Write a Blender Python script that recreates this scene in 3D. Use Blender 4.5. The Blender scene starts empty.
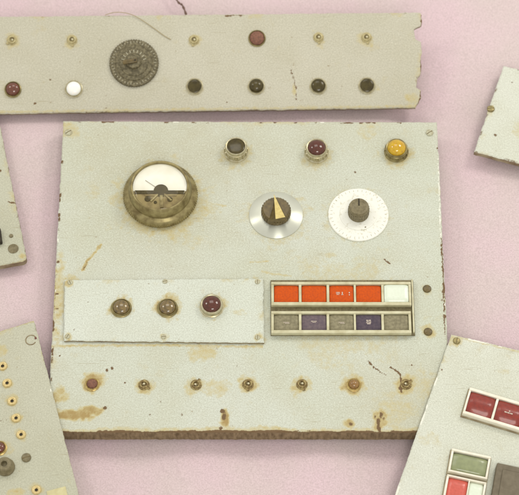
import bpy, bmesh, math, random
import numpy as np
from mathutils import Vector, Matrix

random.seed(7)
C = bpy.data.collections.new('close_up'); bpy.context.scene.collection.children.link(C)
scene = bpy.context.scene
R = math.radians

# ------------------------------------------------------------------ camera
ELEV, DIST, ZREF = R(61.0), 2.19, 0.017
RT = Vector((1, 0, 0)); UP = Vector((0, math.sin(ELEV), math.cos(ELEV))); FW = Vector((0, math.cos(ELEV), -math.sin(ELEV)))
CAM = Vector((0, 0, ZREF)) - FW * DIST
FPX, CU, CV = 2190.0, 259.5, 247.5
cd = bpy.data.cameras.new('camera'); cam = bpy.data.objects.new('camera', cd); C.objects.link(cam)
cam.matrix_world = Matrix((RT, UP, -FW)).transposed().to_4x4(); cam.location = CAM
cd.sensor_fit = 'HORIZONTAL'; cd.sensor_width = 36.0; cd.lens = 36.0 * FPX / 519.0
cd.dof.use_dof = True; cd.dof.focus_distance = DIST - 0.03; cd.dof.aperture_fstop = 8.0
cd.clip_start = 0.05; cd.clip_end = 60
scene.camera = cam

# ------------------------------------------------------------------ light
w = bpy.data.worlds.new('World'); scene.world = w; w.use_nodes = True
bg = w.node_tree.nodes['Background']; bg.inputs[0].default_value = (1.0, 0.975, 0.92, 1); bg.inputs[1].default_value = 0.80
def area(name, loc, target, size, power, col):
    l = bpy.data.lights.new(name, 'AREA'); l.shape = 'RECTANGLE'; l.size, l.size_y = size; l.energy = power; l.color = col
    o = bpy.data.objects.new(name, l); C.objects.link(o); o.location = loc
    o.rotation_euler = (Vector(target) - Vector(loc)).to_track_quat('-Z', 'Y').to_euler()
area('area_lamp', (0.95, 0.75, 1.35), (0, 0, 0), (0.45, 0.45), 7, (1.0, 0.96, 0.88))
area('area_lamp', (-0.10, 0.98, 1.75), (0, 0, 0), (0.7, 0.6), 4, (1.0, 0.97, 0.90))  # added back lamp, put in to whiten the meter glass
area('area_lamp', (-1.05, 0.55, 1.35), (0, 0, 0), (0.3, 0.3), 3.2, (1.0, 0.96, 0.88))
area('area_lamp', (0.25, -1.15, 1.75), (0, -0.05, 0), (0.6, 0.5), 10, (1.0, 0.97, 0.90))
scene.view_settings.view_transform = 'Standard'; scene.view_settings.look = 'None'
scene.view_settings.exposure = 0.0; scene.view_settings.gamma = 1.0

# ------------------------------------------------------------------ helpers
def rot_x(a): return Matrix.Rotation(a, 3, 'X')
def rot_y(a): return Matrix.Rotation(a, 3, 'Y')
def rot_z(a): return Matrix.Rotation(a, 3, 'Z')

class Frame:
    """a plane standing in the scene: origin + axes; gives local metres for a sight line"""
    def __init__(s, origin, rot): s.o = Vector(origin); s.r = rot; s.ri = rot.transposed()
    def at(s, u, v, h=0.0):
        d = FW + RT * ((u - CU) / FPX) + UP * ((CV - v) / FPX)
        n = s.r @ Vector((0, 0, 1)); o = s.o + n * h
        p = CAM + d * ((o - CAM).dot(n) / d.dot(n))
        return s.ri @ (p - s.o)
    def world(s, p): return s.o + s.r @ Vector(p)
    def matrix(s): m = s.r.to_4x4(); m.translation = s.o; return m

def link(name, me, parent=None, loc=(0, 0, 0), rot=0.0, label=None):
    o = bpy.data.objects.new(name, me); C.objects.link(o); o.parent = parent
    o.location = loc; o.rotation_euler = (0, 0, rot)
    if label: o['label'] = label
    return o
def finish(bm, name, mats, angle=35):
    me = bpy.data.meshes.new(name); bmesh.ops.recalc_face_normals(bm, faces=bm.faces); bm.to_mesh(me); bm.free()
    for m in mats: me.materials.append(m)
    for p in me.polygons: p.use_smooth = True
    me.set_sharp_from_angle(angle=R(angle))
    return me
def lathe(bm, prof, seg=48, mi=0, c=(0, 0, 0), squash=None):
    rings = []
    for r, z in prof:
        if r <= 1e-7: rings.append([bm.verts.new((c[0], c[1], c[2] + z))])
        else: rings.append([bm.verts.new((c[0] + r * math.cos(2*math.pi*i/seg), c[1] + r * math.sin(2*math.pi*i/seg), c[2] + z)) for i in range(seg)])
    for a, b in zip(rings[:-1], rings[1:]):
        for i in range(seg):
            j = (i + 1) % seg
            q = [a[i % len(a)], a[j % len(a)], b[j % len(b)], b[i % len(b)]]
            q2 = []
            for x in q:
                if x not in q2: q2.append(x)
            if len(q2) > 2:
                f = bm.faces.new(q2); f.material_index = mi
def box(bm, x0, x1, y0, y1, z0, z1, mi=0, bev=0.0, M=None):
    r = bmesh.ops.create_cube(bm, size=1.0); vs = r['verts']
    for v in vs:
        v.co = Vector(((x0+x1)/2 + v.co.x*(x1-x0), (y0+y1)/2 + v.co.y*(y1-y0), (z0+z1)/2 + v.co.z*(z1-z0)))
    fs = list({f for v in vs for f in v.link_faces})
    for f in fs: f.material_index = mi
    if bev > 0:
        es = list({e for v in vs for e in v.link_edges})
        g = bmesh.ops.bevel(bm, geom=es, offset=bev, segments=2, affect='EDGES', profile=0.5)
        for f in g['faces']: f.material_index = mi
        vs = list({v for f in fs if f.is_valid for v in f.verts} | {v for f in g['faces'] for v in f.verts})
    if M is not None:
        for v in vs: v.co = M @ v.co
    return vs
def dome(r, z, h, n=7, under=0.0):
    p = [(r, z - under)] if under else []
    for i in range(n + 1):
        a = math.pi/2 * i/n
        p.append((r*math.cos(a), z + h*math.sin(a)))
    p[-1] = (0, z + h)
    return p
def tube(bm, pts, rad, seg=6, mi=0):
    pts = [Vector(p) for p in pts]; rings = []
    for i, p in enumerate(pts):
        t = (pts[min(i+1, len(pts)-1)] - pts[max(i-1, 0)]).normalized()
        a = t.orthogonal() if abs(t.z) > .95 else t.cross(Vector((0, 0, 1)))
        a.normalize(); b = t.cross(a); rr = rad[i] if isinstance(rad, list) else rad
        rings.append([bm.verts.new(p + a*rr*math.cos(2*math.pi*k/seg) + b*rr*math.sin(2*math.pi*k/seg)) for k in range(seg)])
    for a, b in zip(rings[:-1], rings[1:]):
        for k in range(seg):
            f = bm.faces.new((a[k], a[(k+1) % seg], b[(k+1) % seg], b[k])); f.material_index = mi
    for rg in (rings[0], rings[-1]):
        bm.faces.new(rg).material_index = mi
def smooth_path(P, n=8):
    P = [Vector(p) for p in P]; out = []
    for i in range(len(P) - 1):
        p0, p1, p2, p3 = P[max(i-1, 0)], P[i], P[i+1], P[min(i+2, len(P)-1)]
        for k in range(n):
            t = k/n
            out.append(0.5*((2*p1) + (p2-p0)*t + (2*p0-5*p1+4*p2-p3)*t*t + (3*p1-p0-3*p2+p3)*t**3))
    out.append(P[-1]); return out

def vnoise(x, y, seed, oct=3):
    tot = np.zeros_like(x); amp = 1.0; s = 0
    for k in range(oct):
        rng = np.random.RandomState(seed*31 + k); T = rng.rand(256, 256)
        fx = x*2**k; fy = y*2**k; ix = np.floor(fx).astype(int); iy = np.floor(fy).astype(int)
        tx = fx-ix; ty = fy-iy; tx = tx*tx*(3-2*tx); ty = ty*ty*(3-2*ty)
        g = lambda a, b: T[a % 256, b % 256]
        v = (g(ix, iy)*(1-tx)+g(ix+1, iy)*tx)*(1-ty) + (g(ix, iy+1)*(1-tx)+g(ix+1, iy+1)*tx)*ty
        tot += v*amp; s += amp; amp *= .55
    return tot/s

# ------------------------------------------------------------------ materials
def new_mat(name):
    m = bpy.data.materials.new(name); m.use_nodes = True
    return m, m.node_tree.nodes, m.node_tree.links, m.node_tree.nodes['Principled BSDF']
def node(N, t, **kw):
    n = N.new(t)
    for k, v in kw.items(): setattr(n, k, v)
    return n
def rgba(c): return (c[0], c[1], c[2], 1)
def simple(name, col, rough=.4, metal=0.0, coat=0.0, col2=None, nscale=400, bump=0.0, trans=0.0, ior=1.5, lo=.35, hi=.7, sss=0.0, stretch=None):
    m, N, L, b = new_mat(name)
    b.inputs['Roughness'].default_value = rough; b.inputs['Metallic'].default_value = metal
    b.inputs['Coat Weight'].default_value = coat; b.inputs['Coat Roughness'].default_value = .08
    b.inputs['Transmission Weight'].default_value = trans; b.inputs['IOR'].default_value = ior
    b.inputs['Base Color'].default_value = rgba(col)
    if sss: b.inputs['Subsurface Weight'].default_value = sss; b.inputs['Subsurface Scale'].default_value = .003
    tc = node(N, 'ShaderNodeTexCoord')
    no = node(N, 'ShaderNodeTexNoise'); no.inputs['Scale'].default_value = nscale; no.inputs['Detail'].default_value = 4
    if stretch:
        mp = node(N, 'ShaderNodeMapping'); mp.inputs['Scale'].default_value = stretch; L.new(tc.outputs['Object'], mp.inputs[0]); L.new(mp.outputs[0], no.inputs['Vector'])
    else: L.new(tc.outputs['Object'], no.inputs['Vector'])
    if col2 is not None:
        r = node(N, 'ShaderNodeMapRange'); r.inputs[1].default_value = lo; r.inputs[2].default_value = hi
        L.new(no.outputs['Fac'], r.inputs[0])
        mx = node(N, 'ShaderNodeMix', data_type='RGBA'); mx.inputs[6].default_value = rgba(col); mx.inputs[7].default_value = rgba(col2)
        L.new(r.outputs[0], mx.inputs[0]); L.new(mx.outputs[2], b.inputs['Base Color'])
    if bump:
        bp = node(N, 'ShaderNodeBump'); bp.inputs['Strength'].default_value = bump; bp.inputs['Distance'].default_value = .0004
        L.new(no.outputs['Fac'], bp.inputs['Height']); L.new(bp.outputs[0], b.inputs['Normal'])
    return m

def paint(name, col, tint, dirt):
    """aged enamel: mottled, speckled, with stains / marks / bare edges / a painted edge highlight from the plate's own wear layers"""
    m, N, L, b = new_mat(name)
    tc = node(N, 'ShaderNodeTexCoord')
    def noise(s, d=3, r=.55):
        n = node(N, 'ShaderNodeTexNoise'); n.inputs['Scale'].default_value = s; n.inputs['Detail'].default_value = d; n.inputs['Roughness'].default_value = r
        L.new(tc.outputs['Object'], n.inputs['Vector']); return n.outputs['Fac']
    def rng(src, a, bb, c=0.0, d=1.0):
        r = node(N, 'ShaderNodeMapRange'); r.inputs[1].default_value = a; r.inputs[2].default_value = bb; r.inputs[3].default_value = c; r.inputs[4].default_value = d
        L.new(src, r.inputs[0]); return r.outputs[0]
    def mix(f, a, bcol):
        x = node(N, 'ShaderNodeMix', data_type='RGBA')
        L.new(f, x.inputs[0])
        if isinstance(a, tuple): x.inputs[6].default_value = rgba(a)
        else: L.new(a, x.inputs[6])
        x.inputs[7].default_value = rgba(bcol); return x.outputs[2]
    def attr(n):
        a = node(N, 'ShaderNodeAttribute'); a.attribute_name = n; return a.outputs['Fac']
    def mul(a, bb):
        x = node(N, 'ShaderNodeMath', operation='MULTIPLY'); L.new(a, x.inputs[0]); L.new(bb, x.inputs[1]); return x.outputs[0]
    c = mix(rng(noise(7, 3), .38, .66, 0, .75), col, tint)
    c = mix(rng(noise(26, 4), .45, .75, 0, .35), c, dirt)
    c = mix(rng(attr('yellow_tone'), 0, 1, 0, .75), c, (.475, .455, .325))
    c = mix(rng(noise(850, 2), .40, .66, 0, .40), c, tuple(x*.62 for x in dirt))
    c = mix(rng(noise(560, 2), .50, .70, 0, .30), c, (min(1, col[0]*1.28), min(1, col[1]*1.28), min(1, col[2]*1.3)))
    c = mix(rng(noise(130, 3), .69, .76, 0, .55), c, (.24, .17, .075))
    c = mix(rng(noise(48, 5, .7), .60, .74, 0, .40), c, (.46, .39, .20))
    for rz, sc in ((.5, (26, 700, 1)), (-.9, (40, 900, 1)), (1.35, (30, 800, 1))):
        mp = node(N, 'ShaderNodeMapping'); mp.inputs['Rotation'].default_value = (0, 0, rz); mp.inputs['Scale'].default_value = sc; L.new(tc.outputs['Object'], mp.inputs[0])
        sn = node(N, 'ShaderNodeTexNoise'); sn.inputs['Scale'].default_value = 1; sn.inputs['Detail'].default_value = 1; L.new(mp.outputs[0], sn.inputs['Vector'])
        c = mix(mul(rng(sn.outputs['Fac'], .72, .78, 0, .55), rng(noise(14, 2), .46, .56)), c, (.30, .25, .14))
    def add(a, bb, k, off):
        x = node(N, 'ShaderNodeMath', operation='MULTIPLY_ADD'); L.new(bb, x.inputs[0]); x.inputs[1].default_value = k; L.new(a, x.inputs[2])
        y = node(N, 'ShaderNodeMath', operation='ADD'); L.new(x.outputs[0], y.inputs[0]); y.inputs[1].default_value = off; return y.outputs[0]
    st = attr('stain')
    v = add(st, noise(170, 6, .75), 1.5, -.75)
    gate = rng(st, .02, .25)
    c = mix(mul(rng(v, .12, .70, 0, .85), gate), c, (.50, .42, .19))
    c = mix(mul(rng(v, .62, 1.05, 0, .85), gate), c, (.33, .22, .07))
    c = mix(rng(attr('chip_highlight'), .2, .7), c, (.80, .80, .70))
    mk = attr('mark')
    d = add(mk, noise(330, 5, .75), 1.6, -.80)
    c = mix(mul(rng(d, .25, .62), rng(mk, .05, .3)), c, (.15, .088, .036))
    L.new(c, b.inputs['Base Color'])
    L.new(rng(noise(60, 3), .3, .7, .42, .6), b.inputs['Roughness'])
    b.inputs['Specular IOR Level'].default_value = .35
    bp = node(N, 'ShaderNodeBump'); bp.inputs['Strength'].default_value = .10; bp.inputs['Distance'].default_value = .0003
    ad = node(N, 'ShaderNodeMath', operation='SUBTRACT'); L.new(noise(500, 3), ad.inputs[0]); L.new(attr('mark'), ad.inputs[1])
    L.new(ad.outputs[0], bp.inputs['Height']); L.new(bp.outputs[0], b.inputs['Normal'])
    return m

def fabric():
    m, N, L, b = new_mat('pink_fabric')
    tc = node(N, 'ShaderNodeTexCoord')
    n1 = node(N, 'ShaderNodeTexNoise'); n1.inputs['Scale'].default_value = 13; n1.inputs['Detail'].default_value = 5
    n2 = node(N, 'ShaderNodeTexNoise'); n2.inputs['Scale'].default_value = 700; n2.inputs['Detail'].default_value = 3
    w1 = node(N, 'ShaderNodeTexWave', bands_direction='X'); w2 = node(N, 'ShaderNodeTexWave', bands_direction='Y')
    for n in (n1, n2, w1, w2): L.new(tc.outputs['Object'], n.inputs['Vector'])
    for wv in (w1, w2):
        wv.inputs['Scale'].default_value = 200; wv.inputs['Distortion'].default_value = 1.5; wv.inputs['Detail'].default_value = 1
    r1 = node(N, 'ShaderNodeMapRange'); r1.inputs[1].default_value = .35; r1.inputs[2].default_value = .65; L.new(n1.outputs['Fac'], r1.inputs[0])
    m1 = node(N, 'ShaderNodeMix', data_type='RGBA'); m1.inputs[6].default_value = (.71, .55, .59, 1); m1.inputs[7].default_value = (.67, .56, .555, 1)
    L.new(r1.outputs[0], m1.inputs[0])
    r2 = node(N, 'ShaderNodeMapRange'); r2.inputs[1].default_value = .35; r2.inputs[2].default_value = .7; r2.inputs[4].default_value = .4; L.new(n2.outputs['Fac'], r2.inputs[0])
    m2 = node(N, 'ShaderNodeMix', data_type='RGBA'); m2.inputs[7].default_value = (.36, .29, .28, 1)
    L.new(m1.outputs[2], m2.inputs[6]); L.new(r2.outputs[0], m2.inputs[0]); L.new(m2.outputs[2], b.inputs['Base Color'])
    ad = node(N, 'ShaderNodeMath', operation='ADD'); L.new(w1.outputs['Fac'], ad.inputs[0]); L.new(w2.outputs['Fac'], ad.inputs[1])
    bp = node(N, 'ShaderNodeBump'); bp.inputs['Strength'].default_value = .2; bp.inputs['Distance'].default_value = .0004
    L.new(ad.outputs[0], bp.inputs['Height']); L.new(bp.outputs[0], b.inputs['Normal'])
    b.inputs['Roughness'].default_value = .95; b.inputs['Specular IOR Level'].default_value = .1
    b.inputs['Sheen Weight'].default_value = .15
    return m

def spun():
    m, N, L, b = new_mat('spun_aluminium')
    b.inputs['Base Color'].default_value = (.60, .61, .52, 1); b.inputs['Metallic'].default_value = .6; b.inputs['Roughness'].default_value = .33
    b.inputs['Anisotropic'].default_value = .85; b.inputs['Anisotropic Rotation'].default_value = .25
    t = node(N, 'ShaderNodeTangent', direction_type='RADIAL', axis='Z'); L.new(t.outputs[0], b.inputs['Tangent'])
    return m
def glass():
    m, N, L, b = new_mat('clear_glass')
    N.remove(b); out = N['Material Output']; t = node(N, 'ShaderNodeBsdfTransparent'); g = node(N, 'ShaderNodeBsdfGlossy'); g.inputs['Roughness'].default_value = .06
    lw = node(N, 'ShaderNodeLayerWeight'); f = node(N, 'ShaderNodeMapRange'); f.inputs[1].default_value = .45; f.inputs[2].default_value = 1.0; f.inputs[3].default_value = .014; f.inputs[4].default_value = .55; L.new(lw.outputs['Facing'], f.inputs[0]); x = node(N, 'ShaderNodeMixShader')
    L.new(f.outputs[0], x.inputs[0]); L.new(t.outputs[0], x.inputs[1]); L.new(g.outputs[0], x.inputs[2]); L.new(x.outputs[0], out.inputs[0])
    return m

M = dict(
    main=paint('grey_green_enamel', (.585, .615, .535), (.52, .55, .43), (.49, .46, .32)),
    strip=paint('faded_olive_enamel', (.54, .52, .42), (.48, .46, .355), (.45, .42, .29)),
    side=paint('dull_grey_enamel', (.51, .51, .40), (.46, .46, .345), (.44, .42, .30)),
    pale=paint('pale_enamel', (.64, .66, .575), (.585, .605, .50), (.54, .53, .41)),
    sub=paint('pale_green_enamel', (.625, .66, .58), (.58, .615, .52), (.53, .525, .41)),
    board=simple('brown_fibre_edge', (.27, .20, .11), .9, col2=(.12, .08, .035), nscale=260, bump=.8, stretch=(1.2, 1.2, .35), lo=.35, hi=.7),
    edge=simple('worn_metal_edge', (.36, .31, .19), .7, col2=(.17, .11, .055), nscale=120, bump=.4),
    cloth=fabric(), spun=spun(), glass=glass(),
    tarnish=simple('tarnished_plating', (.345, .29, .13), .36, .5, col2=(.15, .112, .04), nscale=140, bump=.12),
    plating=simple('dull_nickel', (.58, .54, .38), .34, .65, col2=(.40, .35, .20), nscale=300, bump=.15),
    silver=simple('bright_nickel', (.80, .78, .68), .22, .8, col2=(.55, .50, .35), nscale=260),
    brass=simple('old_brass', (.60, .46, .18), .36, .5, col2=(.33, .22, .07), nscale=500, bump=.2),
    resin=simple('brown_resin', (.30, .16, .04), .2, coat=.4, col2=(.17, .085, .025), nscale=350),
    eyerust=simple('rusty_eyelet', (.36, .28, .115), .65, .1, col2=(.16, .105, .035), nscale=420, bump=.6, lo=.4, hi=.6),
    backing=simple('shade_brown_backing', (.22, .19, .10), .7, col2=(.13, .105, .05)),  # dark brown paints the shadow gaps round the button rails
    murk=simple('murky_brass', (.26, .20, .07), .45, .2, col2=(.16, .115, .035), nscale=130, lo=.4, hi=.62),
    eyebrass=simple('dull_eyelet_brass', (.50, .44, .235), .55, .15, col2=(.32, .26, .12), nscale=380, bump=.4),
    socketpin=simple('pale_solder', (.62, .59, .42), .4, .3, col2=(.40, .35, .2), nscale=900),
    sockdark=simple('dark_slot_brown', (.16, .12, .05), .7),
    screwpaint=simple('painted_screw', (.50, .50, .36), .55, col2=(.36, .32, .2), nscale=420, bump=.3),
    brassy=simple('yellow_brass', (.72, .58, .28), .45, .2, col2=(.52, .40, .17), nscale=600),
    dark=simple('dark_hole', (.025, .02, .012), .8, col2=(.05, .04, .022)),
    olive=simple('dark_olive_lens', (.075, .058, .016), .2, coat=.15, col2=(.04, .03, .008), nscale=250),
    red=simple('dark_red_lens', (.105, .026, .014), .12, coat=.5, col2=(.065, .02, .01)),
    redbrown=simple('red_brown_lens', (.16, .048, .024), .15, coat=.7, col2=(.09, .028, .016)),
    rustball=simple('rusty_cap', (.24, .105, .065), .75, col2=(.13, .06, .04), nscale=500, bump=.6),
    amber=simple('amber_lens', (.62, .40, .008), .1, coat=.5, col2=(.48, .27, .006), sss=.3),
    honey=simple('honey_lens', (.23, .155, .05), .18, coat=.6, col2=(.08, .055, .02), nscale=300),
    white=simple('milk_white_plastic', (.88, .88, .82), .4, coat=.3, sss=.2),
    dialwhite=simple('dial_white', (.82, .82, .74), .5, col2=(.58, .55, .42), nscale=300, lo=.56, hi=.74, bump=.1),
    knobgrey=simple('grey_brown_plastic', (.215, .18, .095), .5, col2=(.13, .105, .05), nscale=350, bump=.3),
    knobbrown=simple('brown_bakelite', (.155, .11, .035), .38, col2=(.085, .06, .02), nscale=280, bump=.2),
    gold=simple('gold_inlay', (.66, .54, .21), .45, .1, col2=(.52, .40, .13)),
    dialdark=simple('dusty_dark_dial', (.085, .07, .032), .6, col2=(.19, .162, .088), nscale=420, bump=.3, lo=.4, hi=.65),
    dialtick=simple('worn_dial_paint', (.50, .47, .34), .7, col2=(.28, .26, .17), nscale=600),
    cream=simple('cream_plastic', (.60, .575, .39), .45, col2=(.46, .42, .25), nscale=120),
    ivory=simple('ivory_plastic', (.84, .80, .68), .35, col2=(.74, .69, .55), nscale=140),
    orange=simple('orange_red_cap', (.60, .088, .008), .5, col2=(.46, .07, .012), nscale=500),
    mint=simple('pale_mint_cap', (.70, .76, .63), .35, coat=.2, col2=(.66, .72, .58)),
    greycap=simple('smoky_olive_cap', (.19, .17, .105), .5, col2=(.30, .27, .17), nscale=330),
    mauve=simple('smoky_purple_cap', (.115, .088, .105), .5, col2=(.17, .13, .135), nscale=330),
    mauvedk=simple('dark_purple_cap', (.070, .055, .075), .5, col2=(.11, .085, .10), nscale=330),
    redcap=simple('deep_red_cap', (.27, .036, .022), .34, coat=.3, col2=(.19, .028, .02), nscale=300),
    greencap=simple('sage_green_cap', (.26, .29, .14), .32, coat=.4, col2=(.20, .225, .11), nscale=200),
    redlow=simple('bright_red_cap', (.60, .10, .07), .3, coat=.4, col2=(.5, .08, .05)),
    legend=simple('legend_white', (.66, .58, .48), .6, col2=(.42, .34, .28), nscale=700),
    blackbox=simple('brown_black_case', (.125, .10, .06), .55, col2=(.17, .14, .09), nscale=220, bump=.3),
    face=simple('meter_face', (.84, .83, .72), .5, col2=(.74, .71, .56), nscale=60),
    mask=simple('meter_mask', (.05, .038, .012), .6, col2=(.10, .08, .03), nscale=300),
    hair=simple('brown_fibre', (.36, .29, .15), .7),
    twine=simple('dark_twine', (.12, .075, .055), .85, col2=(.20, .12, .09), nscale=900),
    label=simple('aged_paper_label', (.62, .58, .33), .7, col2=(.54, .49, .26), nscale=160),
)

for k_, v_ in dict(orange=.12, mauve=.15, mauvedk=.15, greycap=.15, olive=.3, redcap=.35, red=.35, redbrown=.35, mask=.2).items():
    M[k_].node_tree.nodes['Principled BSDF'].inputs['Specular IOR Level'].default_value = v_

# ------------------------------------------------------------------ setting: the cloth
def make_cloth():
    n = 340; xs = np.linspace(-1.7, 1.7, n); X, Y = np.meshgrid(xs, xs)
    h = (vnoise(X*4.2+20, Y*4.2+20, 3, 3) - .5)*.020 + (vnoise(X*15+9, Y*9+30, 5, 2) - .5)*.0035
    # soft folds that can be made out in the photograph
    def fold(x0, y0, x1, y1, wd, amp):
        dx, dy = x1-x0, y1-y0; t = np.clip(((X-x0)*dx+(Y-y0)*dy)/(dx*dx+dy*dy), 0, 1)
        d2 = (X-x0-t*dx)**2+(Y-y0-t*dy)**2; return amp*np.exp(-d2/(2*wd*wd))
    h += fold(.16, .175, .30, .165, .012, -.005) + fold(.17, .24, .3, .26, .02, .004)
    h -= h.max() - .001; h = np.minimum(h, -.0005)
    me = bpy.data.meshes.new('cloth'); v = np.stack([X.ravel(), Y.ravel(), h.ravel()], 1)
    idx = np.arange(n*n).reshape(n, n)
    f = np.stack([idx[:-1, :-1].ravel(), idx[:-1, 1:].ravel(), idx[1:, 1:].ravel(), idx[1:, :-1].ravel()], 1)
    me.from_pydata(v.tolist(), [], f.tolist()); me.materials.append(M['cloth'])
    for p in me.polygons: p.use_smooth = True
    o = link('ground_cloth', me); o['kind'] = 'structure'; o['label'] = 'pink cloth the panels are laid out on'
make_cloth()

# ------------------------------------------------------------------ plates
def plate(fr, quad, step, thick, mat, sidemat, wear=(), left=None, right=None, jitter=.0003, seed=1, chipamt=.5, botmark=0.0, edgemark=.6):
    """painted sheet: fine grid between four local corners (BL, BR, TR, TL), real thickness, wear layers on its vertices.
    left/right: functions t -> metres cut inwards from that edge."""
    BL, BR, TR, TL = [np.array(q[:2]) for q in quad]
    W = np.linalg.norm(BR-BL); H = np.linalg.norm(TL-BL)
    nx, ny = int(W/step)+1, int(H/step)+1
    s = np.linspace(0, 1, nx); t = np.linspace(0, 1, ny)
    T = np.repeat(t[:, None], nx, 1); S = np.repeat(s[None, :], ny, 0)
    lo = np.zeros(ny) if left is None else np.array([left(q) for q in t])/W
    hi = np.ones(ny) if right is None else 1-np.array([right(q) for q in t])/W
    S = lo[:, None] + S*(hi-lo)[:, None]
    P = ((1-S)*(1-T))[..., None]*BL + (S*(1-T))[..., None]*BR + (S*T)[..., None]*TR + ((1-S)*T)[..., None]*TL
    nz = lambda k, sc: (vnoise(P[..., 0]*sc+50, P[..., 1]*sc+50, seed+k, 3)-.5)
    e = np.zeros((ny, nx)); 
    rim = np.zeros((ny, nx), bool); rim[0] = rim[-1] = True; rim[:, 0] = rim[:, -1] = True
    P[..., 0] += np.where(rim, nz(1, 220)*jitter*4, 0); P[..., 1] += np.where(rim, nz(2, 220)*jitter*4, 0)
    Z = np.where(rim, -.0007, 0.0)
    x, y = P[..., 0], P[..., 1]
    stain = np.zeros_like(x); mark = np.zeros_like(x); chip_highlight = np.zeros_like(x)
    yellow_tone = np.zeros_like(x); layers = dict(stain=stain, mark=mark, chip_highlight=chip_highlight, yellow_tone=yellow_tone)
    jx = nz(11, 420)*.0022; jy = nz(12, 420)*.0022
    wob = nz(3, 90)*1.2; wob2 = nz(9, 300)
    for wv in wear:
        k = wv[0]
        if k == 'soft':
            _, lay, u, v, rx, ry, a = wv; c = fr.at(u, v); m = a*np.exp(-((x-c.x)/(rx*.001))**2-((y-c.y)/(ry*.001))**2)*(1+wob*.6)
        elif k == 'ring' or k == 'blob':
            _, lay, u, v, rx, ry, a = wv; c = fr.at(u, v); rx *= .001; ry *= .001
            d = np.sqrt(((x-c.x)/rx)**2+((y-c.y)/ry)**2) + wob*.9 + wob2*.5
            m = np.clip((1.15-d)/.55, 0, 1)*a
        else:
            _, lay, pts, wd, a = wv; wd *= .001; m = np.zeros_like(x)
            q = [fr.at(*p) for p in pts]
            for p0, p1 in zip(q[:-1], q[1:]):
                dx, dy = p1.x-p0.x, p1.y-p0.y; tt = np.clip(((x-p0.x)*dx+(y-p0.y)*dy)/(dx*dx+dy*dy), 0, 1)
                d = np.hypot(x+jx-p0.x-tt*dx, y+jy-p0.y-tt*dy)
                m = np.maximum(m, np.clip((1.3-d/wd+wob2*1.2)/.8, 0, 1)*a)
        np.maximum(layers[lay], m, out=layers[lay])
    # worn rim
    dl = (S-lo[:, None])*W; dr = (hi[:, None]-S)*W; db = T*H; dt = (1-T)*H
    dm = np.minimum(np.minimum(dl, dr), np.minimum(db, dt))
    n1 = nz(4, 70)+.5; n2 = nz(5, 130)+.5
    chip_highlight[:] = np.maximum(chip_highlight, np.where((dm < .0013) & (db > .004) & (n1 > 1-chipamt), .8, 0))
    mark[:] = np.maximum(mark, np.clip((n2-.60)*9, 0, 1)*np.clip((.0030-dm)/.0015, 0, 1)*edgemark)
    stain[:] = np.maximum(stain, np.clip((nz(6, 40)+.5-.52)*5, 0, 1)*np.clip((.010-dm)/.009, 0, 1)*.4)
    if botmark:
        lim = .0012+botmark*np.clip(nz(7, 60)+.08+wob2*.25, 0, 1)
        mark[:] = np.maximum(mark, np.clip((lim-db)/.0008, 0, 1))
        stain[:] = np.maximum(stain, np.clip((lim*2.2+.002-db)/.003, 0, 1)*.55)
    verts = np.stack([x.ravel(), y.ravel(), Z.ravel()], 1)
    idx = np.arange(nx*ny).reshape(ny, nx)
    f = np.stack([idx[:-1, :-1].ravel(), idx[:-1, 1:].ravel(), idx[1:, 1:].ravel(), idx[1:, :-1].ravel()], 1)
    loop = list(idx[0, :]) + list(idx[1:, -1]) + list(idx[-1, :-1][::-1]) + list(idx[1:-1, 0][::-1])
    nb = len(loop); base = nx*ny
    low = verts[loop].copy(); low[:, 2] = -thick
    V = np.vstack([verts, low]).tolist(); F = f.tolist()
    for i in range(nb):
        j = (i+1) % nb; F.append([int(loop[i]), base+i, base+j, int(loop[j])])
    F.append([base+i for i in range(nb)][::-1])
    me = bpy.data.meshes.new('panel_plate'); me.from_pydata(V, [], F)
    me.materials.append(mat); me.materials.append(sidemat)
    mi = np.zeros(len(F), int); mi[len(f):] = 1; me.polygons.foreach_set('material_index', mi)
    for nm, arr in layers.items():
        at = me.attributes.new(nm, 'FLOAT', 'POINT'); full = np.zeros(len(V), np.float32); full[:nx*ny] = np.clip(arr, 0, 1).ravel(); at.data.foreach_set('value', full)
    me.update()
    return me
def root(name, fr, label, cat):
    o = bpy.data.objects.new(name, None); C.objects.link(o); o.matrix_world = fr.matrix(); o.empty_display_size = .02
    o['label'] = label; o['category'] = cat
    return o

# ------------------------------------------------------------------ component kinds (mesh data made once, reused)
_cache = {}
def kind(key, fn):
    if key not in _cache: _cache[key] = fn()
    return _cache[key]
def lam(prof, mats, seg=40, name='part', extra=None, angle=35):
    bm = bmesh.new(); lathe(bm, prof, seg)
    if extra: extra(bm)
    return finish(bm, name, mats, angle)

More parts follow.
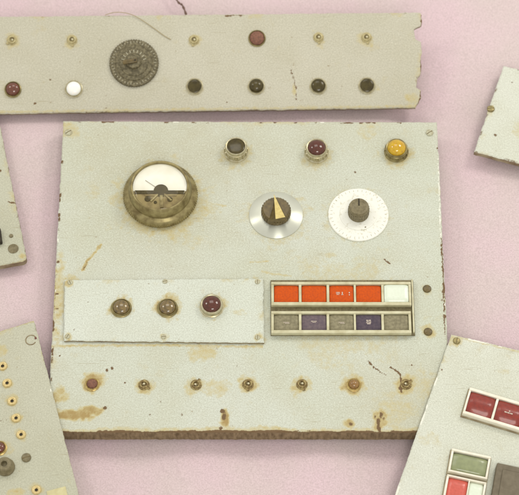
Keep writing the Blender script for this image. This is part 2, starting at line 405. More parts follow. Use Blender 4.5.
def screw(fr, par, u, v, r=.0035, mat='tarnish', rot=None, name='screw', h=0.0, label=None):
    def mk():
        bm = bmesh.new(); lathe(bm, [(r, -.0005), (r, r*.2), (r*.85, r*.36), (r*.4, r*.44), (0, r*.46)], 20)
        box(bm, -r*.85, r*.85, -r*.10, r*.10, r*.2, r*.46+.00008, 1)  # slot is not cut, only drawn as a dark strip
        return finish(bm, name, [M[mat], M['sockdark']])
    p = fr.at(u, v, h); return link(name, kind(('screw', r, mat), mk), par, (p.x, p.y, h), random.uniform(0, 3.1) if rot is None else rot, label)
def flat_lamp(fr, par, u, v, lens, r=.0075, bez='plating', label=None, h=.0025, dh=.0035, rim=.0014):
    """small pilot lamp: thin bezel, low domed lens"""
    z = h; p = fr.at(u, v, z + dh*.5)
    b = kind(('fb', r, bez, h, rim), lambda: lam([(r+rim+.001, -.0006), (r+rim+.001, .0006), (r+rim, .0012), (r+rim, h), (r+rim*.5, h+.0007), (r, h+.0003), (r*.95, h-.0006), (0, h-.0006)], [M[bez]], name='lamp_bezel'))
    l = kind(('fl', r, lens, h, dh), lambda: lam(dome(r*.985, h-.0004, dh), [M[lens]], name='lens'))
    o = link('pilot_lamp', b, par, (p.x, p.y, 0), 0, label); link('lens', l, o); return o
def tall_lamp(fr, par, u, v, lens, r, hb, dh, label, bez='plating', flange=.0125):
    p = fr.at(u, v, hb + dh*.4)
    def ribs(bm):
        for i in range(14):
            a = 2*math.pi*i/14
            box(bm, r+.0009, r+.0022, -.0007, .0007, .0022, hb*.62, 0, 0, Matrix.Rotation(a, 4, 'Z'))
    b = kind(('tb', r, hb, bez, flange), lambda: lam([(flange, -.0006), (flange, .0008), (flange-.001, .0018), (r+.0014, .0022), (r+.0014, hb*.66), (r+.0008, hb*.7), (r+.0011, hb-.001), (r+.0006, hb), (r-.0004, hb-.0003), (r-.0007, hb-.0016), (0, hb-.0016)], [M[bez]], name='lamp_bezel', extra=ribs))
    l = kind(('tl', r, lens, hb, dh), lambda: lam(dome(r-.0005, hb-.0014, dh), [M[lens]], name='lens'))
    o = link('pilot_lamp', b, par, (p.x, p.y, 0), 0, label); link('lens', l, o); return o
def eyelet(fr, par, u, v, r, mat='brass', name='jack_socket', hole=.38, hh=.0018, label=None):
    def mk():
        bm = bmesh.new()
        lathe(bm, [(r, -.0005), (r, hh*.4), (r*.85, hh), (r*.62, hh*1.05), (r*hole, hh*.6), (r*hole, .0001)], 28, 0)
        lathe(bm, [(r*hole, .0003), (0, .0003)], 28, 1)
        return finish(bm, name, [M[mat], M['dark']])
    p = fr.at(u, v, hh*.5); return link(name, kind(('eye', r, mat, hole, hh), mk), par, (p.x, p.y, 0), 0, label)
def socket(fr, par, u, v, rot, mat='eyebrass', label=None):
    """empty lamp socket: eyelet with a bent contact tongue and a bright centre pin"""
    def mk():
        bm = bmesh.new(); r = .0046
        lathe(bm, [(r*1.25, -.0005), (r*1.2, .0006), (r*.95, .0009), (r*.9, .0022), (r*.62, .0024), (r*.5, .0008), (r*.2, .0006), (0, .0006)], 24, 0)
        lathe(bm, [(r*.24, 0), (r*.22, .0020), (0, .0024)], 12, 1, (.0004, .0003, 0))
        box(bm, -.0013, .0013, -.0072, -.0038, .0003, .0011, 0, .0003); box(bm, -.0019, -.0006, -.0006, .0026, .0006, .0022, 2, .0003)
        return finish(bm, 'lamp_socket', [M[mat], M['socketpin'], M['sockdark']])
    p = fr.at(u, v); return link('lamp_socket', kind(('sock', mat), mk), par, (p.x, p.y, 0), rot, label)

# ------------------------------------------------------------------ 1. main panel
FM = Frame((0, 0, .017), Matrix.Identity(3))
mainp = root('control_panel', FM, 'large grey-green panel in the middle with round meter and ten square push buttons', 'control panel')
A = FM.at
quad = [A(47, 432.5), A(451.7, 432.5), A(437, 122), A(63.3, 121)]
brown = lambda u, v, r=5, a=.9: ('blob', 'mark', u, v, r, r*.8, a)
wear = []
for (u, v, r, a) in [(236,155,18,.55),(317,156,17,.5),(397,156,18,.62),(160,202,47,.58),(276,218,36,.36),(358,218,36,.32),
                     (92,384,12,.9),(144,386,10,.75),(196,386,12,.6),(248,385,11,.75),(302,385,11,.7),(354,385,12,.85),(406,385,12,.7),
                     (70,281,9,.6),(67,337,7,.5),(257,280,6,.4),(257,340,10,.55),(427,289,7,.5),(428,332,8,.6),(344,310,76,.30),(68,128,13,.5),(370,130,16,.3),(430,385,22,.35),(395,410,24,.35)]:
    wear.append(('ring', 'stain', u, v, r, r*.95, a))
wear += [('soft','yellow_tone',165,150,150,75,.8), ('soft','yellow_tone',330,128,140,40,.5), ('soft','yellow_tone',150,230,90,60,.45), ('soft','yellow_tone',400,405,55,45,.75), ('soft','yellow_tone',70,420,60,40,.4)]  # broad darker, yellower areas in the upper part and lower corners
wear += [('blob','stain',75,414,22,8,1.0), ('blob','stain',92,411,13,6,.9), ('blob','stain',60,395,11,11,.7), ('blob','stain',58,300,9,48,.6), ('blob','stain',205,352,16,12,.55), ('blob','stain',215,388,18,9,.45),
         ('blob','mark',105,408,2.2,2,.8), ('blob','stain',225,420,5.5,10,1), ('blob','mark',224,418,2.8,5,.75), ('blob','mark',222,411,2.2,2.4,.8), ('blob','mark',221,428,2,2.5,.7),
         ('line','mark',[(379,431),(378,424)],1.6,.9), ('blob','mark',378,421,2.2,4,.75), ('blob','mark',381,415,1.8,3,.7), ('blob','mark',375,417,1.1,2,.6), ('blob','mark',384,419,1.2,2,.6), ('blob','stain',379,420,8,13,.8), ('blob','mark',351,424,2.4,2,.7), ('blob','stain',350,424,6,5,.8),
         ('line','mark',[(369,361),(374,368),(386,375)],.8,.8), ('line','mark',[(391,367),(400,374),(401,392)],1.0,.9), ('blob','mark',401,388,2.6,3,.9), ('blob','stain',402,388,7,8,.7),
         ('line','mark',[(384,259),(390,264)],.9,.7), ('blob','mark',355,172,1.5,1.5,.6), ('blob','mark',107,370,1.6,2.4,.7), ('blob','mark',112,368,1.4,2.6,.7), ('blob','mark',125,383,1.6,1.4,.8), ('blob','mark',150,415,1.5,1.8,.5), ('blob','mark',182,415,1.4,1.8,.6), ('blob','mark',161,402,1.2,1.2,.5), ('blob','mark',237,366,1.5,1.3,.6), ('blob','mark',412,365,1.3,2.2,.5), ('blob','mark',318,250,1.2,1.2,.4),
         ('line','stain',[(83,270),(88,260),(97,250),(101,245)],1.7,.85), ('line','mark',[(84,269),(88,262)],.7,.5), ('line','stain',[(262,272),(290,276)],1.5,.5), ('line','stain',[(250,262),(268,261)],1.1,.5),
         ('blob','mark',58,262,1.5,1.8,.7), ('blob','mark',57,294,2.4,1.2,.7), ('blob','mark',57,309,2.6,1.2,.7), ('blob','mark',60,356,1.5,1.5,.6), ('blob','mark',443,292,2.2,4,.7), ('blob','mark',444,316,1.6,3,.6), ('blob','mark',442,300,2,2,.6),
         ('line','mark',[(170,346),(215,345.5),(255,346)],.5,.35), ('line','stain',[(54,346),(170,345),(262,347)],1.6,.6),
         ('blob','stain',318,160,5,5,.6), ('line','stain',[(213,204),(226,206)],1.3,.5), ('blob','stain',330,255,10,5,.35),('blob','stain',95,190,14,12,.25),('blob','stain',190,240,20,12,.25),
         ('line','chip_highlight',[(61,140),(58,190),(57,240)],.9,.7), ('line','chip_highlight',[(438,150),(439.5,200),(441,240)],.8,.7), ('line','mark',[(441,238),(443,270),(445,335)],.8,.75), ('line','mark',[(56,270),(53,335)],.6,.5)]  # left edge's white line is a painted highlight; right edge is chipped
link('panel_plate', plate(FM, quad, .001, .0165, M['main'], M['board'], wear, seed=2, botmark=.0045, chipamt=.24, edgemark=.8), mainp)

for (u, v) in [(68.5, 132.5), (429.5, 133)]: screw(FM, mainp, u, v, .0038, 'screwpaint', rot=.6)
for (u, v) in [(427, 289), (428, 332)]: screw(FM, mainp, u, v, .0042, 'knobbrown', label='dark brown screw at the right edge')
tall_lamp(FM, mainp, 236, 145.6, 'olive', .0098, .0125, .0012, 'dark green pilot lamp with a flat lens')
tall_lamp(FM, mainp, 316.8, 146, 'red', .0098, .0115, .0055, 'dark red pilot lamp with a domed lens')
tall_lamp(FM, mainp, 396.8, 146, 'amber', .0100, .0090, .0070, 'amber yellow pilot lamp', bez='tarnish')

# meter
p = A(160.6, 196.6); m_bm = bmesh.new()
lathe(m_bm, [(.0362, -.0006), (.0372, .002), (.0375, .0045), (.0368, .0072), (.0350, .0092), (.0325, .0102), (.0318, .0110), (.0318, .0160), (.0308, .0180), (.0300, .0208), (.0288, .0222), (.0276, .0220), (.0272, .0206), (.0272, .0150), (0, .0150)], 96)
for i in range(96):
    a = 2*math.pi*i/96
    box(m_bm, .0362, .0377, -.0005, .0005, .0018, .0056, 0, 0, Matrix.Rotation(a, 4, 'Z'))
meter = link('round_meter', finish(m_bm, 'round_meter', [M['tarnish']]), mainp, (p.x, p.y, 0))
bm = bmesh.new(); lathe(bm, [(.0271, .0188), (.0271, .0191), (0, .0191)], 64); link('dial_face', finish(bm, 'dial_face', [M['face']]), meter)
bm = bmesh.new()                                           # lower mask: half disc with ribs, hump over the pivot
def half(bm, r, ycut, z0, z1, mi):
    a0 = math.asin(ycut/r); pts = []
    for i in range(33):
        a = -math.pi - a0 + (math.pi + 2*a0)*i/32
        pts.append((r*math.cos(a), r*math.sin(a)))
    lo = [bm.verts.new((x, y, z0)) for x, y in pts]; hi = [bm.verts.new((x, y, z1)) for x, y in pts]
    bm.faces.new(hi).material_index = mi
    for i in range(33): bm.faces.new((lo[i], lo[(i+1) % 33], hi[(i+1) % 33], hi[i])).material_index = mi
half(bm, .0268, -.0052, .0192, .0200, 2)
box(bm, -.0250, .0250, -.0088, -.0046, .0199, .0204, 0, .0001)
lathe(bm, [(.0072, .0192), (.0072, .0204), (.0060, .0208), (0, .0210)], 32, 0, (.0012, -.0048, 0))
box(bm, -.0150, .0170, -.0112, -.0090, .0199, .0206, 2, .0002)
for a, l, wd_ in [(-1.50, .016, .0016), (-2.25, .012, .0009), (-.80, .012, .0009)]:
    Mx = Matrix.Translation((.0012, -.0052, 0)) @ Matrix.Rotation(a, 4, 'Z'); box(bm, .0050, .0050+l*.9, -wd_, wd_, .0200, .0209, 1, .0002, Mx)
for x_, y_, r_ in [(-.012, -.0145, .0030), (.0105, -.0150, .0026), (-.004, -.0185, .0016)]:
    lathe(bm, [(r_, .0199), (r_, .0207), (0, .0209)], 16, 0, (x_, y_, 0))
link('movement_cover', finish(bm, 'movement_cover', [M['mask'], M['tarnish'], M['murk']]), meter)
bm = bmesh.new(); box(bm, 0, .020, -.00018, .00018, .0196, .0199, 0, 0, Matrix.Translation((.0012, -.0045, 0)) @ Matrix.Rotation(R(143), 4, 'Z'))
link('needle', finish(bm, 'needle', [M['knobgrey']]), meter)
bm = bmesh.new(); lathe(bm, [(.0276, .0208), (.0276, .0216)] + [(.0274*math.cos(math.pi/2*i/8), .0216+.0030*math.sin(math.pi/2*i/8)) for i in range(1, 8)] + [(0, .0246), ], 64)
g = bm; link('glass', finish(g, 'glass', [M['glass']]), meter)

# pointer knob on spun skirt
p = A(276, 215.3)
bm = bmesh.new(); lathe(bm, [(.0272, -.0004), (.0272, .0008), (.0266, .0013), (.0180, .0036), (.0150, .0042), (0, .0042)], 80)
sk = link('skirted_knob', finish(bm, 'skirted_knob', [M['spun']], 50), mainp, (p.x, p.y, 0), 0, 'pointer knob with a spun metal skirt')
bm = bmesh.new(); lathe(bm, [(.0146, .0046), (.0146, .009), (.0138, .0122), (.0128, .0136), (0, .0140)], 48)
for i in range(30):
    box(bm, .0140, .0150, -.0006, .0006, .0052, .0105, 0, 0, Matrix.Rotation(2*math.pi*i/30, 4, 'Z'))
def wedge(bm, x0, x1, y0, y1, xt, yt, z0, z1, mi):
    lo = [bm.verts.new(q) for q in ((x0, y0, z0), (x1, y1, z0), (xt, yt, z0))]; hi = [bm.verts.new((q[0], q[1], z1)) for q in ((x0, y0), (x1, y1), (xt, yt))]
    for f in (lo[::-1], hi): bm.faces.new(f).material_index = mi
    for i in range(3): bm.faces.new((lo[i], lo[(i+1) % 3], hi[(i+1) % 3], hi[i])).material_index = mi
cap = link('knob_cap', finish(bm, 'knob_cap', [M['knobbrown']]), sk)
def ridge():
    k = Frame(FM.o, FM.r); q = [k.at(a, b, .0195) - p for a, b in [(275.6, 219), (285.2, 217), (273.8, 194.0)]]
    bm = bmesh.new()
    c0 = [bm.verts.new((x.x*1.0, x.y, .0195)) for x in q]
    cen = (q[0]+q[1]+q[2])/3; lowp = [(q[0].x-.0085, q[0].y-.001), (q[1].x+.003, q[1].y-.001), (q[2].x+.0006, q[2].y+.0003)]
    c1 = [bm.verts.new((a, b, .0128)) for a, b in lowp]
    bm.faces.new(c0).material_index = 1
    for i in range(3): bm.faces.new((c1[i], c1[(i+1) % 3], c0[(i+1) % 3], c0[i])).material_index = 0
    return finish(bm, 'pointer', [M['knobbrown'], M['gold']])
link('pointer', ridge(), sk, label='gold inlaid pointer')

# white dial with dark centre knob
p = A(358.3, 215.2)
bm = bmesh.new(); lathe(bm, [(.0305, -.0004), (.0305, .0012), (.0298, .0018), (.0192, .0022), (.0188, .0030), (.0180, .0034), (.0120, .0036), (0, .0036)], 80)
box(bm, .0056, .0076, -.0166, -.0146, .0021, .00225+.0012, 1, .0003)
for i in range(40):
    a = 2*math.pi*i/40; box(bm, .0262, .0284, -.00014, .00014, .0018, .00205, 3, 0, Matrix.Rotation(a, 4, 'Z'))
wd = link('white_dial', finish(bm, 'white_dial', [M['dialwhite'], M['knobgrey'], M['cream'], M['dialtick']], 20), mainp, (p.x, p.y, 0), 0, 'white disc dial with a dark centre knob')
bm = bmesh.new(); lathe(bm, [(.0104, .003), (.0104, .012), (.0100, .0165), (.0092, .0180), (.0070, .0184), (.0060, .0178), (0, .0178)], 40)
for i in range(26):
    box(bm, .0098, .0107, -.0004, .0004, .0045, .0140, 0, 0, Matrix.Rotation(2*math.pi*i/26, 4, 'Z'))
box(bm, -.0006, .0006, .001, .0088, .0176, .0186, 1)
link('knob_cap', finish(bm, 'knob_cap', [M['knobgrey'], M['dark']]), wd)

# screwed-on sub plate and its lamps
TS = .0032; FS = Frame((0, 0, .017+TS), Matrix.Identity(3)); S_ = FS.at
q = [S_(63.6, 340.6), S_(264.3, 342.6), S_(263.2, 278.2), S_(64.6, 279.6)]
wear = [('ring','stain',u,v,r,r*.95,a) for u,v,r,a in [(121,307,14,.85),(167,307,14,.9),(212,306,14,.65),(69,283,5,.7),(67.5,337,5,.7),(165,337,5,.5),(258,337,6,.7),(258,281,5,.5)]] + [('blob','mark',74,330,1.2,1.2,.6),('blob','stain',240,312,12,5,.3),('blob','mark',88,302,.9,.9,.4)]
o = link('sub_plate', plate(FS, q, .0011, TS-.0003, M['sub'], M['edge'], wear, seed=9, chipamt=.0, edgemark=.0), mainp, (0, 0, TS)); o.data.name = 'sub_plate'
for (u, v) in [(70, 282.5), (165, 281.5), (257.5, 282), (67.6, 336.5), (163.6, 337), (257.6, 337.5)]:
    screw(FM, mainp, u, v, .0025, 'screwpaint', h=TS)
def on_sub(o): o.location.z = TS; return o
on_sub(flat_lamp(FS, mainp, 121, 306.2, 'honey', .0082, 'tarnish', 'honey brown pilot lamp', .0026, .0042, .0012))
on_sub(flat_lamp(FS, mainp, 167.3, 306.2, 'honey', .0082, 'tarnish', 'honey brown pilot lamp', .0026, .0042, .0012))
on_sub(flat_lamp(FS, mainp, 211.5, 303, 'red', .0092, 'plating', 'dark red pilot lamp in a bright ring', .0065, .0042, .0016))

# push button block: two rails of five caps
def strokes(bm, lines, cx, cy, z, mi):
    for x0, x1, y, h in lines: box(bm, cx+x0*.001, cx+x1*.001, cy+y*.001-h*.0005, cy+y*.001+h*.0005, z-.0003, z+.00025, mi)
def cap_mesh(w, d, h, bul, mat, lines=(), name='button_cap'):
    """pillow-topped translucent cap, w x d, top at height h"""
    bm = bmesh.new(); nx, ny = 10, 10; g = []
    for j in range(ny+1):
        row = []
        for i in range(nx+1):
            a = -1+2*i/nx; b = -1+2*j/ny
            ex = 1-abs(a)**8; ey = 1-b*b if bul > .001 else 1-abs(b)**8
            row.append(bm.verts.new((a*w/2, b*d/2, h - .0012*(1-min(1, ex*1.0)) + bul*ey - (.0 if bul > .001 else .0012*(1-ey)))))
        g.append(row)
    for j in range(ny):
        for i in range(nx): bm.faces.new((g[j][i], g[j][i+1], g[j+1][i+1], g[j+1][i]))
    loop = g[0] + [g[j][-1] for j in range(1, ny+1)] + g[-1][:-1][::-1] + [g[j][0] for j in range(ny-1, 0, -1)]
    low = [bm.verts.new((v.co.x, v.co.y, .0002)) for v in loop]
    for i in range(len(loop)): bm.faces.new((loop[i], low[i], low[(i+1) % len(loop)], loop[(i+1) % len(loop)]))
    strokes(bm, lines, 0, 0, h+bul, 1)
    return finish(bm, name, [M[mat], M['legend']], 50)

HB = .0075
LT = {  # tiny worn legends
 'eqone': [(-5.5,-1.6,1.1,.55),(-5.5,-1.6,-.1,.55),(-5.0,-2.2,-1.3,.55),(.3,1.3,0,3.0),(-.3,1.9,-1.5,.5),(7.2,8.2,.8,1.3),(7.2,8.2,-1.6,1.0)],
 'two': [(-2.4,-.4,1.9,.8),(0,2.2,1.9,.8),(-2.2,.2,.6,.7),(.6,2.4,.5,.8),(-2.4,-.6,-.8,.8),(-.2,2.3,-.8,.8),(-1.6,1.8,-2.0,.7)],
 'line': [(-3.0,-.4,.9,.6),(-.1,2.6,.8,.6),(-1.8,1.8,-.4,.5)],
 'dim': [(-3,2.6,-.4,.5),(-1.4,3.2,-1.5,.4)],
}
xs = [(273.9, 298.8), (301.5, 326.6), (329.3, 353.8), (356.0, 381.4), (384.0, 408.6)]
rows = [(284.3, 301.9, [('orange', ()), ('orange', ()), ('orange', 'eqone'), ('orange', ()), ('mint', ())], 281.2, 309.0),
        (313.6, 329.9, [('greycap', 'dim'), ('mauve', 'line'), ('greycap', 'dim'), ('mauvedk', 'two'), ('greycap', ())], 309.8, 336.6)]
capname = {'orange': 'orange red push button cap', 'mint': 'blank pale mint push button cap', 'greycap': 'smoky olive push button cap', 'mauve': 'smoky purple push button cap', 'mauvedk': 'dark purple push button cap with white legend'}
# wide backing bezel, coloured dark to stand for the shadow gaps, then rails
a = A(270.6, 335.5); b = A(413, 281.0)
bm = bmesh.new(); box(bm, a.x, b.x, a.y-.0006, b.y, -.0004, .0022, 0, .0005); box(bm, b.x-.0022, b.x-.0006, a.y+.001, b.y-.001, .002, .0058, 1, .0003)
blk = link('button_bank', finish(bm, 'button_bank', [M['backing'], M['cream']]), mainp, (0, 0, 0), 0, 'bank of ten square push buttons in two cream rails')
for (v0, v1, caps, vt, vb) in rows:
    x0 = A(271.2, (v0+v1)/2, HB).x; x1 = A(411.2, (v0+v1)/2, HB).x
    yt = A(340, v0, HB).y; yb = A(340, v1, HB).y; yT = A(340, v0-2.6, HB).y; yB = A(340, v1+3.2, HB).y
    bm = bmesh.new()
    box(bm, x0, x1, yt, yT, .0024, HB, 0, .0004); box(bm, x0, x1, yB, yb, .0024, HB, 0, .0005)
    ex = [A(u, (v0+v1)/2, HB).x for pr in xs for u in pr]
    bars = [(x0, ex[0])] + [(ex[2*i+1], ex[2*i+2]) for i in range(4)] + [(ex[9], x1)]
    for (c0, c1) in bars: box(bm, c0, c1, yb+.00005, yt-.00005, .0024, HB-.0003, 0, .0003)
    box(bm, x0+.001, x1-.001, yb-.0005, yt+.0005, .0024, .0034, 1)
    rail = link('button_rail', finish(bm, 'button_rail', [M['cream'], M['dark']]), blk)
    for i, (mt, ln) in enumerate(caps):
        wx = ex[2*i+1]-ex[2*i]; me = cap_mesh(wx-.0006, yt-yb-.0006, HB-.0042 if mt != 'mint' else HB-.0024, .0004, mt, LT.get(ln, ()))
        link('button_cap', me, rail, ((ex[2*i]+ex[2*i+1])/2, (yt+yb)/2, .0030), 0, capname[mt])

# lower row
for i, (u, v) in enumerate([(92, 383), (144, 385), (196, 385), (248, 384.5), (302, 384.5), (354, 383.5), (406, 384.5)]):
    if i in (0, 5): flat_lamp(FM, mainp, u, v, 'resin' if i else 'rustball', .0052, 'brass', 'brown domed plug', .0018, .0042, .0010)
    else: socket(FM, mainp, u, v, [0, .9, 2.6, 0, .3, 0, 2.2][i], 'eyerust', label='empty brass lamp socket')

# ------------------------------------------------------------------ 2. long strip panel, far edge propped up
o0 = Frame((0, 0, .005), Matrix.Identity(3)).at(208, 111.6)
FT = Frame(Vector((o0.x, o0.y, .005)), rot_z(R(.9)) @ rot_x(R(18)))
strip = root('switch_panel', FT, 'long olive-grey strip panel at the top with a dark round dial and notched right end', 'control panel')
B = FT.at
q = [B(-60, 114.6), B(420.5, 107.8), B(421.8, 12.3), B(-60, 17.2)]
def notch(t):
    d = 0.0
    for c, hw, dp in ((.775, .085, .0072), (.265, .078, .0042)):
        e = abs(t-c)/hw
        if e < 1: d = max(d, dp*min(1, (1-e**2)*1.5))
    if t < .09: d = max(d, .0050*(1-t/.09))
    if t > .97: d = max(d, .0015*(t-.97)/.03)
    return d + .0003*math.sin(t*40) + .0002*math.sin(t*95)
wear = [('ring','stain',u,v,9,9,.5) for u, v in [(12,41),(72,42),(194,40),(318,39),(366,39)]] + [('ring','stain',u,v,11,10,.3) for u, v in [(12,90),(73,90),(194,88),(256,87),(318,87),(367,87)]]
wear += [('line','mark',[(291,70),(293.5,79),(296,88),(296,99)],.55,.85), ('blob','stain',294,92,3,8,.6), ('blob','mark',50,79.5,1.9,1.2,.6), ('blob','mark',35,103.5,1.7,1.4,.9), ('blob','mark',227,102,1.2,1.2,.8), ('line','mark',[(226,15.8),(241,15.2)],.9,.8), ('blob','mark',342,86,1.8,1.2,.5), ('blob','mark',106,108,1.5,1,.6), ('blob','stain',410,98,9,7,.5),
         ('line','mark',[(422,14),(422,26)],1.1,.9), ('line','mark',[(422,60),(421,76)],1.2,.9), ('line','mark',[(421,92),(419,103)],1.2,.8), ('line','stain',[(0,112),(420,106)],1.6,.45)]
link('panel_plate', plate(FT, q, .0011, .0045, M['strip'], M['edge'], wear, right=notch, seed=5, chipamt=.0, edgemark=.35), strip)
# folded rear flange and end bracket that hold the far edge up
x0, x1, yT = q[0].x, q[1].x, (q[2].y+q[3].y)/2
bm = bmesh.new(); box(bm, x0, x1-.03, yT-.0055, yT-.004, -.040, -.0046, 0); box(bm, x1-.032, x1-.0305, .012, yT-.0056, -.020, -.0046, 0)
link('rear_flange', finish(bm, 'rear_flange', [M['edge']]), strip)
for (u, v, r_) in [(12,40,-.9), (72,40,.1), (194,40,-.2), (318.5,37.5,.1), (366.5,37.5,.2)]: socket(FT, strip, u, v, r_, label='empty brass lamp socket')
flat_lamp(FT, strip, 257, 37.5, 'rustball', .0078, 'tarnish', 'dull red brown cap', .0015, .0040, .0004)
flat_lamp(FT, strip, 12.5, 88.5, 'redbrown', .0073, 'tarnish', 'red brown pilot lamp', .0025, .0040, .0006)
flat_lamp(FT, strip, 73.5, 88, 'white', .0078, 'plating', 'milky white pilot lamp', .0025, .0038, .0006)
for (u, v, hgt) in [(194.5, 86, .0008), (256.3, 85.5, .004), (318.3, 85.5, .0022), (367, 85.2, .001)]: flat_lamp(FT, strip, u, v, 'olive', .0072, 'plating', 'dark olive pilot lamp', .0018, hgt, .0009)
# dial
p = B(134, 63, .002); bm = bmesh.new()
lathe(bm, [(.0253, -.0005), (.0255, .0015), (.0250, .0028), (.0240, .0031), (.0196, .0031), (.0190, .0040), (.0182, .0044), (.0150, .0046), (.0146, .0054), (.0138, .0058), (.0080, .0062), (.0078, .0095), (.0070, .0102), (0, .0104)], 80)
for i in range(44):
    a = 2*math.pi*i/44; l = .0030 if i % 4 == 0 else .0016
    box(bm, .0236-l, .0236, -.00028, .00028, .0030, .00335, 1, 0, Matrix.Rotation(a, 4, 'Z'))
for i in range(60):
    box(bm, .0249, .0258, -.0005, .0005, -.0002, .0024, 0, 0, Matrix.Rotation(2*math.pi*i/60, 4, 'Z'))
for i in range(9):
    a = R(15+150*i/8); box(bm, .0102, .0132, -.00045, .00045, .0056, .0062, 1, 0, Matrix.Rotation(a, 4, 'Z'))
dl = link('round_dial', finish(bm, 'round_dial', [M['dialdark'], M['dialtick']]), strip, (p.x, p.y, 0), 0, 'dusty dark round dial with worn marks')
bm = bmesh.new(); box(bm, -.0115, .0035, -.0023, .0023, .0098, .0126, 0, .0008, Matrix.Rotation(.16, 4, 'Z'))
lathe(bm, [(.0011, .0124), (.0011, .0130), (0, .0130)], 12, 1, (.0018, .0003, 0))
link('pointer', finish(bm, 'pointer', [M['knobbrown'], M['dark']]), dl)

# ------------------------------------------------------------------ 3. panel at the left edge
FL = Frame((FM.at(0, 200).x, FM.at(0, 200).y, .0085), rot_y(R(-1.5)))
leftp = root('instrument_panel', FL, 'narrow grey panel cut off by the left edge, one rounded corner with a brown disc', 'control panel')
Lq = FL.at
q = [Lq(-90, 282), Lq(27, 260.5), Lq(-3, 112), Lq(-120, 120)]
wear = [('line','mark',[(8,201.5),(15,203.5)],.9,.8), ('blob','mark',0,171,1.8,1.8,.8), ('blob','stain',22,256,6,5,.6), ('line','stain',[(0,266),(26,260)],1.2,.5)]
def rc(t): return .0045*(1-math.sqrt(max(0, 1-(1-t/.03)**2))) if t < .03 else 0.0
link('panel_plate', plate(FL, q, .0011, .0078, M['side'], M['edge'], wear, right=rc, seed=14, chipamt=.0, edgemark=.3), leftp)
def disc(r, h, mat, name): return kind((name, r, mat), lambda: lam([(r, -.0004), (r, h*.6), (r*.88, h), (0, h)], [M[mat]], 32, name))
p = Lq(13.3, 248.8); link('blanking_plug', disc(.0053, .0009, 'knobgrey', 'blanking_plug'), leftp, (p.x, p.y, 0))
p = Lq(11.2, 236); link('rivet', disc(.0021, .0009, 'knobgrey', 'rivet'), leftp, (p.x, p.y, 0))
p = Lq(-2.5, 238); bm = bmesh.new(); box(bm, -.0045, .0045, -.0085, .0085, -.0004, .006, 0, .0012); box(bm, -.0025, .0025, -.004, .004, .006, .0095, 0, .001)
link('slide_switch', finish(bm, 'slide_switch', [M['dark']]), leftp, (p.x, p.y, 0), .17)

# ------------------------------------------------------------------ 4. plain panel at the right edge
FR = Frame((FM.at(519, 110).x, FM.at(519, 110).y, .0065), rot_y(R(1.2)))
rightp = root('cover_panel', FR, 'pale plain panel cut off by the upper right edge with one dull screw', 'panel')
Rq = FR.at
q = [Rq(474.2, 151.5), Rq(610, 187), Rq(632, 96), Rq(503.5, 65.5)]
wear = [('ring','stain',490.5,109,6,6,.6), ('blob','mark',495.3,135,1.7,1.6,.7), ('blob','mark',512,82.3,1.4,1.2,.6), ('line','mark',[(507,140),(519,143)],.5,.25), ('line','mark',[(503,146),(519,151)],.4,.2), ('blob','stain',518,130,6,12,.35)]
link('panel_plate', plate(FR, q, .0012, .0060, M['pale'], M['edge'], wear, seed=21, chipamt=.2, edgemark=.5), rightp)
screw(FR, rightp, 490.7, 109, .0040, 'tarnish')

# ------------------------------------------------------------------ 5. jack panel lying over the lower left corner
zt = .0172 + .0035; sl = R(-4.0)
e = FM.at(48, 430); FJ = Frame((e.x, e.y, zt), rot_y(sl))
jackp = root('jack_panel', FJ, 'grey panel with a slanting row of small brass jacks at the lower left', 'control panel')
J = FJ.at
q = [J(-70, 545), J(91.5, 545), J(34, 320.5), J(-95, 361)]
wear = [('ring','stain',u,v,7,7,.55) for u, v in [(3,366),(7,383),(12,401),(16,418),(21,434),(36,490),(1,350)]] + [('ring','stain',3,447,10,10,.4), ('blob','stain',15,493,9,6,.6), ('line','mark',[(0,424),(7,419)],.5,.6), ('line','mark',[(0,421),(5,417.5)],.4,.5), ('blob','mark',69,468,1.2,1.2,.4), ('line','stain',[(2,329),(33,321)],1.6,.6)]
link('panel_plate', plate(FJ, q, .0012, .0032, M['side'], M['edge'], wear, seed=33, chipamt=.3, edgemark=.3), jackp)
for (u, v) in [(2.5, 366), (7, 383), (12, 401), (16, 418), (21, 434.5), (36.3, 490)]: eyelet(FJ, jackp, u, v, .0047, 'brassy', hole=.36)
p = J(31, 340); bm = bmesh.new()
tube(bm, [(.0052*math.cos(R(40+290*i/20)), .0052*math.sin(R(40+290*i/20)), .0001) for i in range(21)], .00055); lathe(bm, [(.0012, -.0003), (.0012, .0006), (0, .0008)], 12, 1, (.0045, .0018, 0))
link('snap_ring', finish(bm, 'snap_ring', [M['edge'], M['redbrown']]), jackp, (p.x, p.y, 0))
p = J(5, 466, .004); bm = bmesh.new(); lathe(bm, [(.0090, -.0004), (.0090, .002), (.0078, .0035), (.0072, .0085), (.0062, .0095), (.0030, .0095), (.0028, .0060), (0, .0060)], 36)
link('control_knob', finish(bm, 'control_knob', [M['knobgrey']]), jackp, (p.x, p.y, 0), 0, 'dark round knob')
flat_lamp(FJ, jackp, -1.5, 447, 'redbrown', .0060, 'brass', 'red brown pilot lamp', .002, .0035, .0008)
screw(FJ, jackp, 26.4, 458, .0046, 'knobgrey', rot=.3)
bm = bmesh.new(); a = J(46.5, 491.5); b = J(65.5, 486.5); d = (b-a); ang = math.atan2(d.y, d.x); box(bm, 0, d.length, -.030, 0, -.0003, .0006, 0, .0002)
link('paper_label', finish(bm, 'paper_label', [M['label']]), jackp, (a.x, a.y, 0), ang)

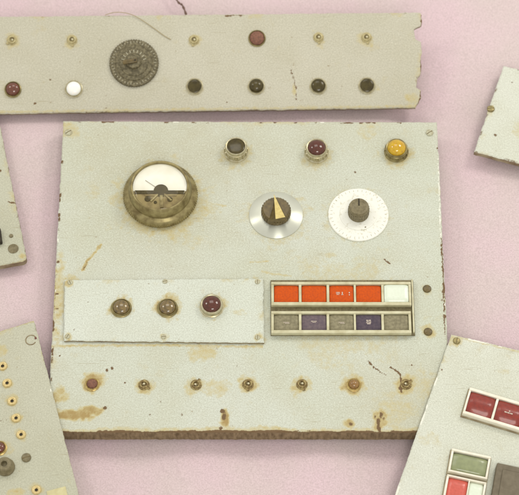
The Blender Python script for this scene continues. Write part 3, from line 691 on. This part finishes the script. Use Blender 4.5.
# ------------------------------------------------------------------ 6. panel lying over the lower right corner
e = FM.at(449, 345); FB = Frame((e.x, e.y, .0172 + .0036), rot_y(R(3.4)))
butp = root('button_panel', FB, 'pale panel with tilted red push buttons overlapping the lower right corner', 'control panel')
K = FB.at
q = [K(375.5, 551), K(608, 610), K(640, 378), K(451.3, 334.2)]
wear = [('ring','stain',456.5,341,8,6,.6), ('blob','mark',442,370,1.6,1.6,.5), ('line','stain',[(452,335),(519,352)],1.6,.5), ('blob','stain',503,372,8,4,.3), ('blob','mark',436,402,1.0,1.0,.4), ('blob','stain',428,440,16,10,.25)]
link('panel_plate', plate(FB, q, .0012, .0033, M['pale'], M['edge'], wear, seed=41, chipamt=.35, edgemark=.25), butp)
screw(FB, butp, 456.6, 341, .0036, 'tarnish')
def bank(name, origin, ux, cells, ylo, yhi, frame, label, hf=.0075, lip=(.0030, .0052), end=.0020):
    """framed row of caps: local x along the row; cells = [(x0, x1, material, bulge, lines, label)]"""
    p0 = K(*origin); ang = math.atan2(ux.y, ux.x)
    bm = bmesh.new(); X0 = cells[0][0]-end; X1 = cells[-1][1]+end
    box(bm, X0-.001, X1+.001, ylo-lip[0]-.0012, yhi+lip[1]*.6+.001, -.0004, .0014, 1, .0003)
    box(bm, X0, X1, yhi, yhi+lip[1]*.6, .0012, hf, 0, .0005); box(bm, X0, X1, ylo-lip[0], ylo, .0012, hf, 0, .0005)
    bars = [(X0, cells[0][0])] + [(a[1], b[0]) for a, b in zip(cells[:-1], cells[1:])] + [(cells[-1][1], X1)]
    for a, b in bars: box(bm, a, b, ylo+.00005, yhi-.00005, .0012, hf-.0003, 0, .0003)
    o = link(name, finish(bm, name, [M[frame], M['edge']]), butp, (p0.x, p0.y, 0), ang, label)
    for (a, b, mt, bul, ln, lb) in cells:
        link('button_cap', cap_mesh(b-a-.0006, yhi-ylo-.0006, hf-.0034, bul, mt, ln), o, ((a+b)/2, (ylo+yhi)/2, .0014), 0, lb)
    return o
a, b, c = K(471.2, 390.6, .007), K(496.1, 400.0, .007), K(462.8, 410.2, .007)
ux = (b-a).normalized(); hgt = (a-c).length; w1 = (b-a).length
ux = (K(519, 399.6) - K(470.6, 385)).normalized()
pz = (471.2, 390.6)
bank('button_bank', (471.2, 390.6, .007), ux, [(0, w1, 'redcap', .0040, (), None), (w1+.0024, 2*w1+.0024, 'redcap', .0040, [(-4.5,-2.2,-1.2,1.1),(-1.8,.4,-1.2,1.1),(.8,3.4,-1.2,1.1),(-.6,.6,.8,1.4)], 'red cap with white legend'), (2*w1+.0048, 3*w1+.0048, 'redcap', .0040, (), None)], -hgt, 0, 'ivory', 'row of deep red push buttons in an ivory frame')
# second, larger button block below
a, b, c = K(453.8, 451, .007), K(488.6, 458.5, .007), K(484.0, 476.5, .007)
w2 = (b-a).length; h2 = (b-c).length*1.02; ux2 = (b-a).normalized()
bank('button_bank', (453.8, 451, .007), ux2, [(0, w2, 'greencap', .001, (), 'sage green cap')], -h2, 0, 'ivory', 'row with a sage green push button', lip=(.0018, .0040))
nrm = Vector((ux2.y, -ux2.x, 0)); o2 = K(453.8, 451, .007)
org = K(453.8, 451, .007) + nrm*(h2+.0068)
p_w = FB.world(org)
def bank_at(org, *args, **kw):
    global K
    k0 = K; K = lambda *z: org; r = bank(*args, **kw); K = k0; return r
bank_at(org, 'button_bank', (0, 0), ux2, [(-.0002, w2*.56, 'redlow', .001, (), 'bright red cap'), (w2*.56+.0012, w2, 'mint', .001, (), 'blank pale cap')], -h2*1.6, 0, 'ivory', 'row with a bright red push button', lip=(.003, .0026))
# brown case beside it
a = K(497.3, 462.3, .010); bm = bmesh.new()
box(bm, 0, .060, -.075, 0, -.0004, .0100, 0, .0012); box(bm, .006, .054, -.068, -.006, .0100, .0112, 0, .0008)
link('relay_case', finish(bm, 'relay_case', [M['blackbox']]), butp, (a.x, a.y, 0), math.atan2(ux2.y, ux2.x), 'brown black rectangular case')

# ------------------------------------------------------------------ loose threads
bm = bmesh.new()
pts = [FT.world(FT.at(u, v, h)) for u, v, h in [(105, 15.0, .0012), (114, 12.4, .0030), (124, 12.6, .0030), (134, 15.5, .0016), (145, 22, .001), (155, 29, .0008), (164, 35.5, .0008), (171, 39.5, .0006)]]
tube(bm, smooth_path(pts), .00038); t = link('thread', finish(bm, 'thread', [M['hair']]))
t['label'] = 'thin tan thread curling over the far edge of the strip panel'; t['category'] = 'thread'
FC = Frame((0, 0, .0012), Matrix.Identity(3)); bm = bmesh.new()
pts = [FC.at(u, v) for u, v in [(170, -14), (174, -6), (177.5, .5), (180, 3), (182, 4.2), (184, 8), (185.8, 13), (186.5, 18)]]
sp = smooth_path(pts); tube(bm, sp, [.0011+.0003*math.sin(i*.7) for i in range(len(sp))], 8); t = link('thread', finish(bm, 'thread', [M['twine']]))
t['label'] = 'short dark brown thread lying on the pink cloth beyond the strip'; t['category'] = 'thread'
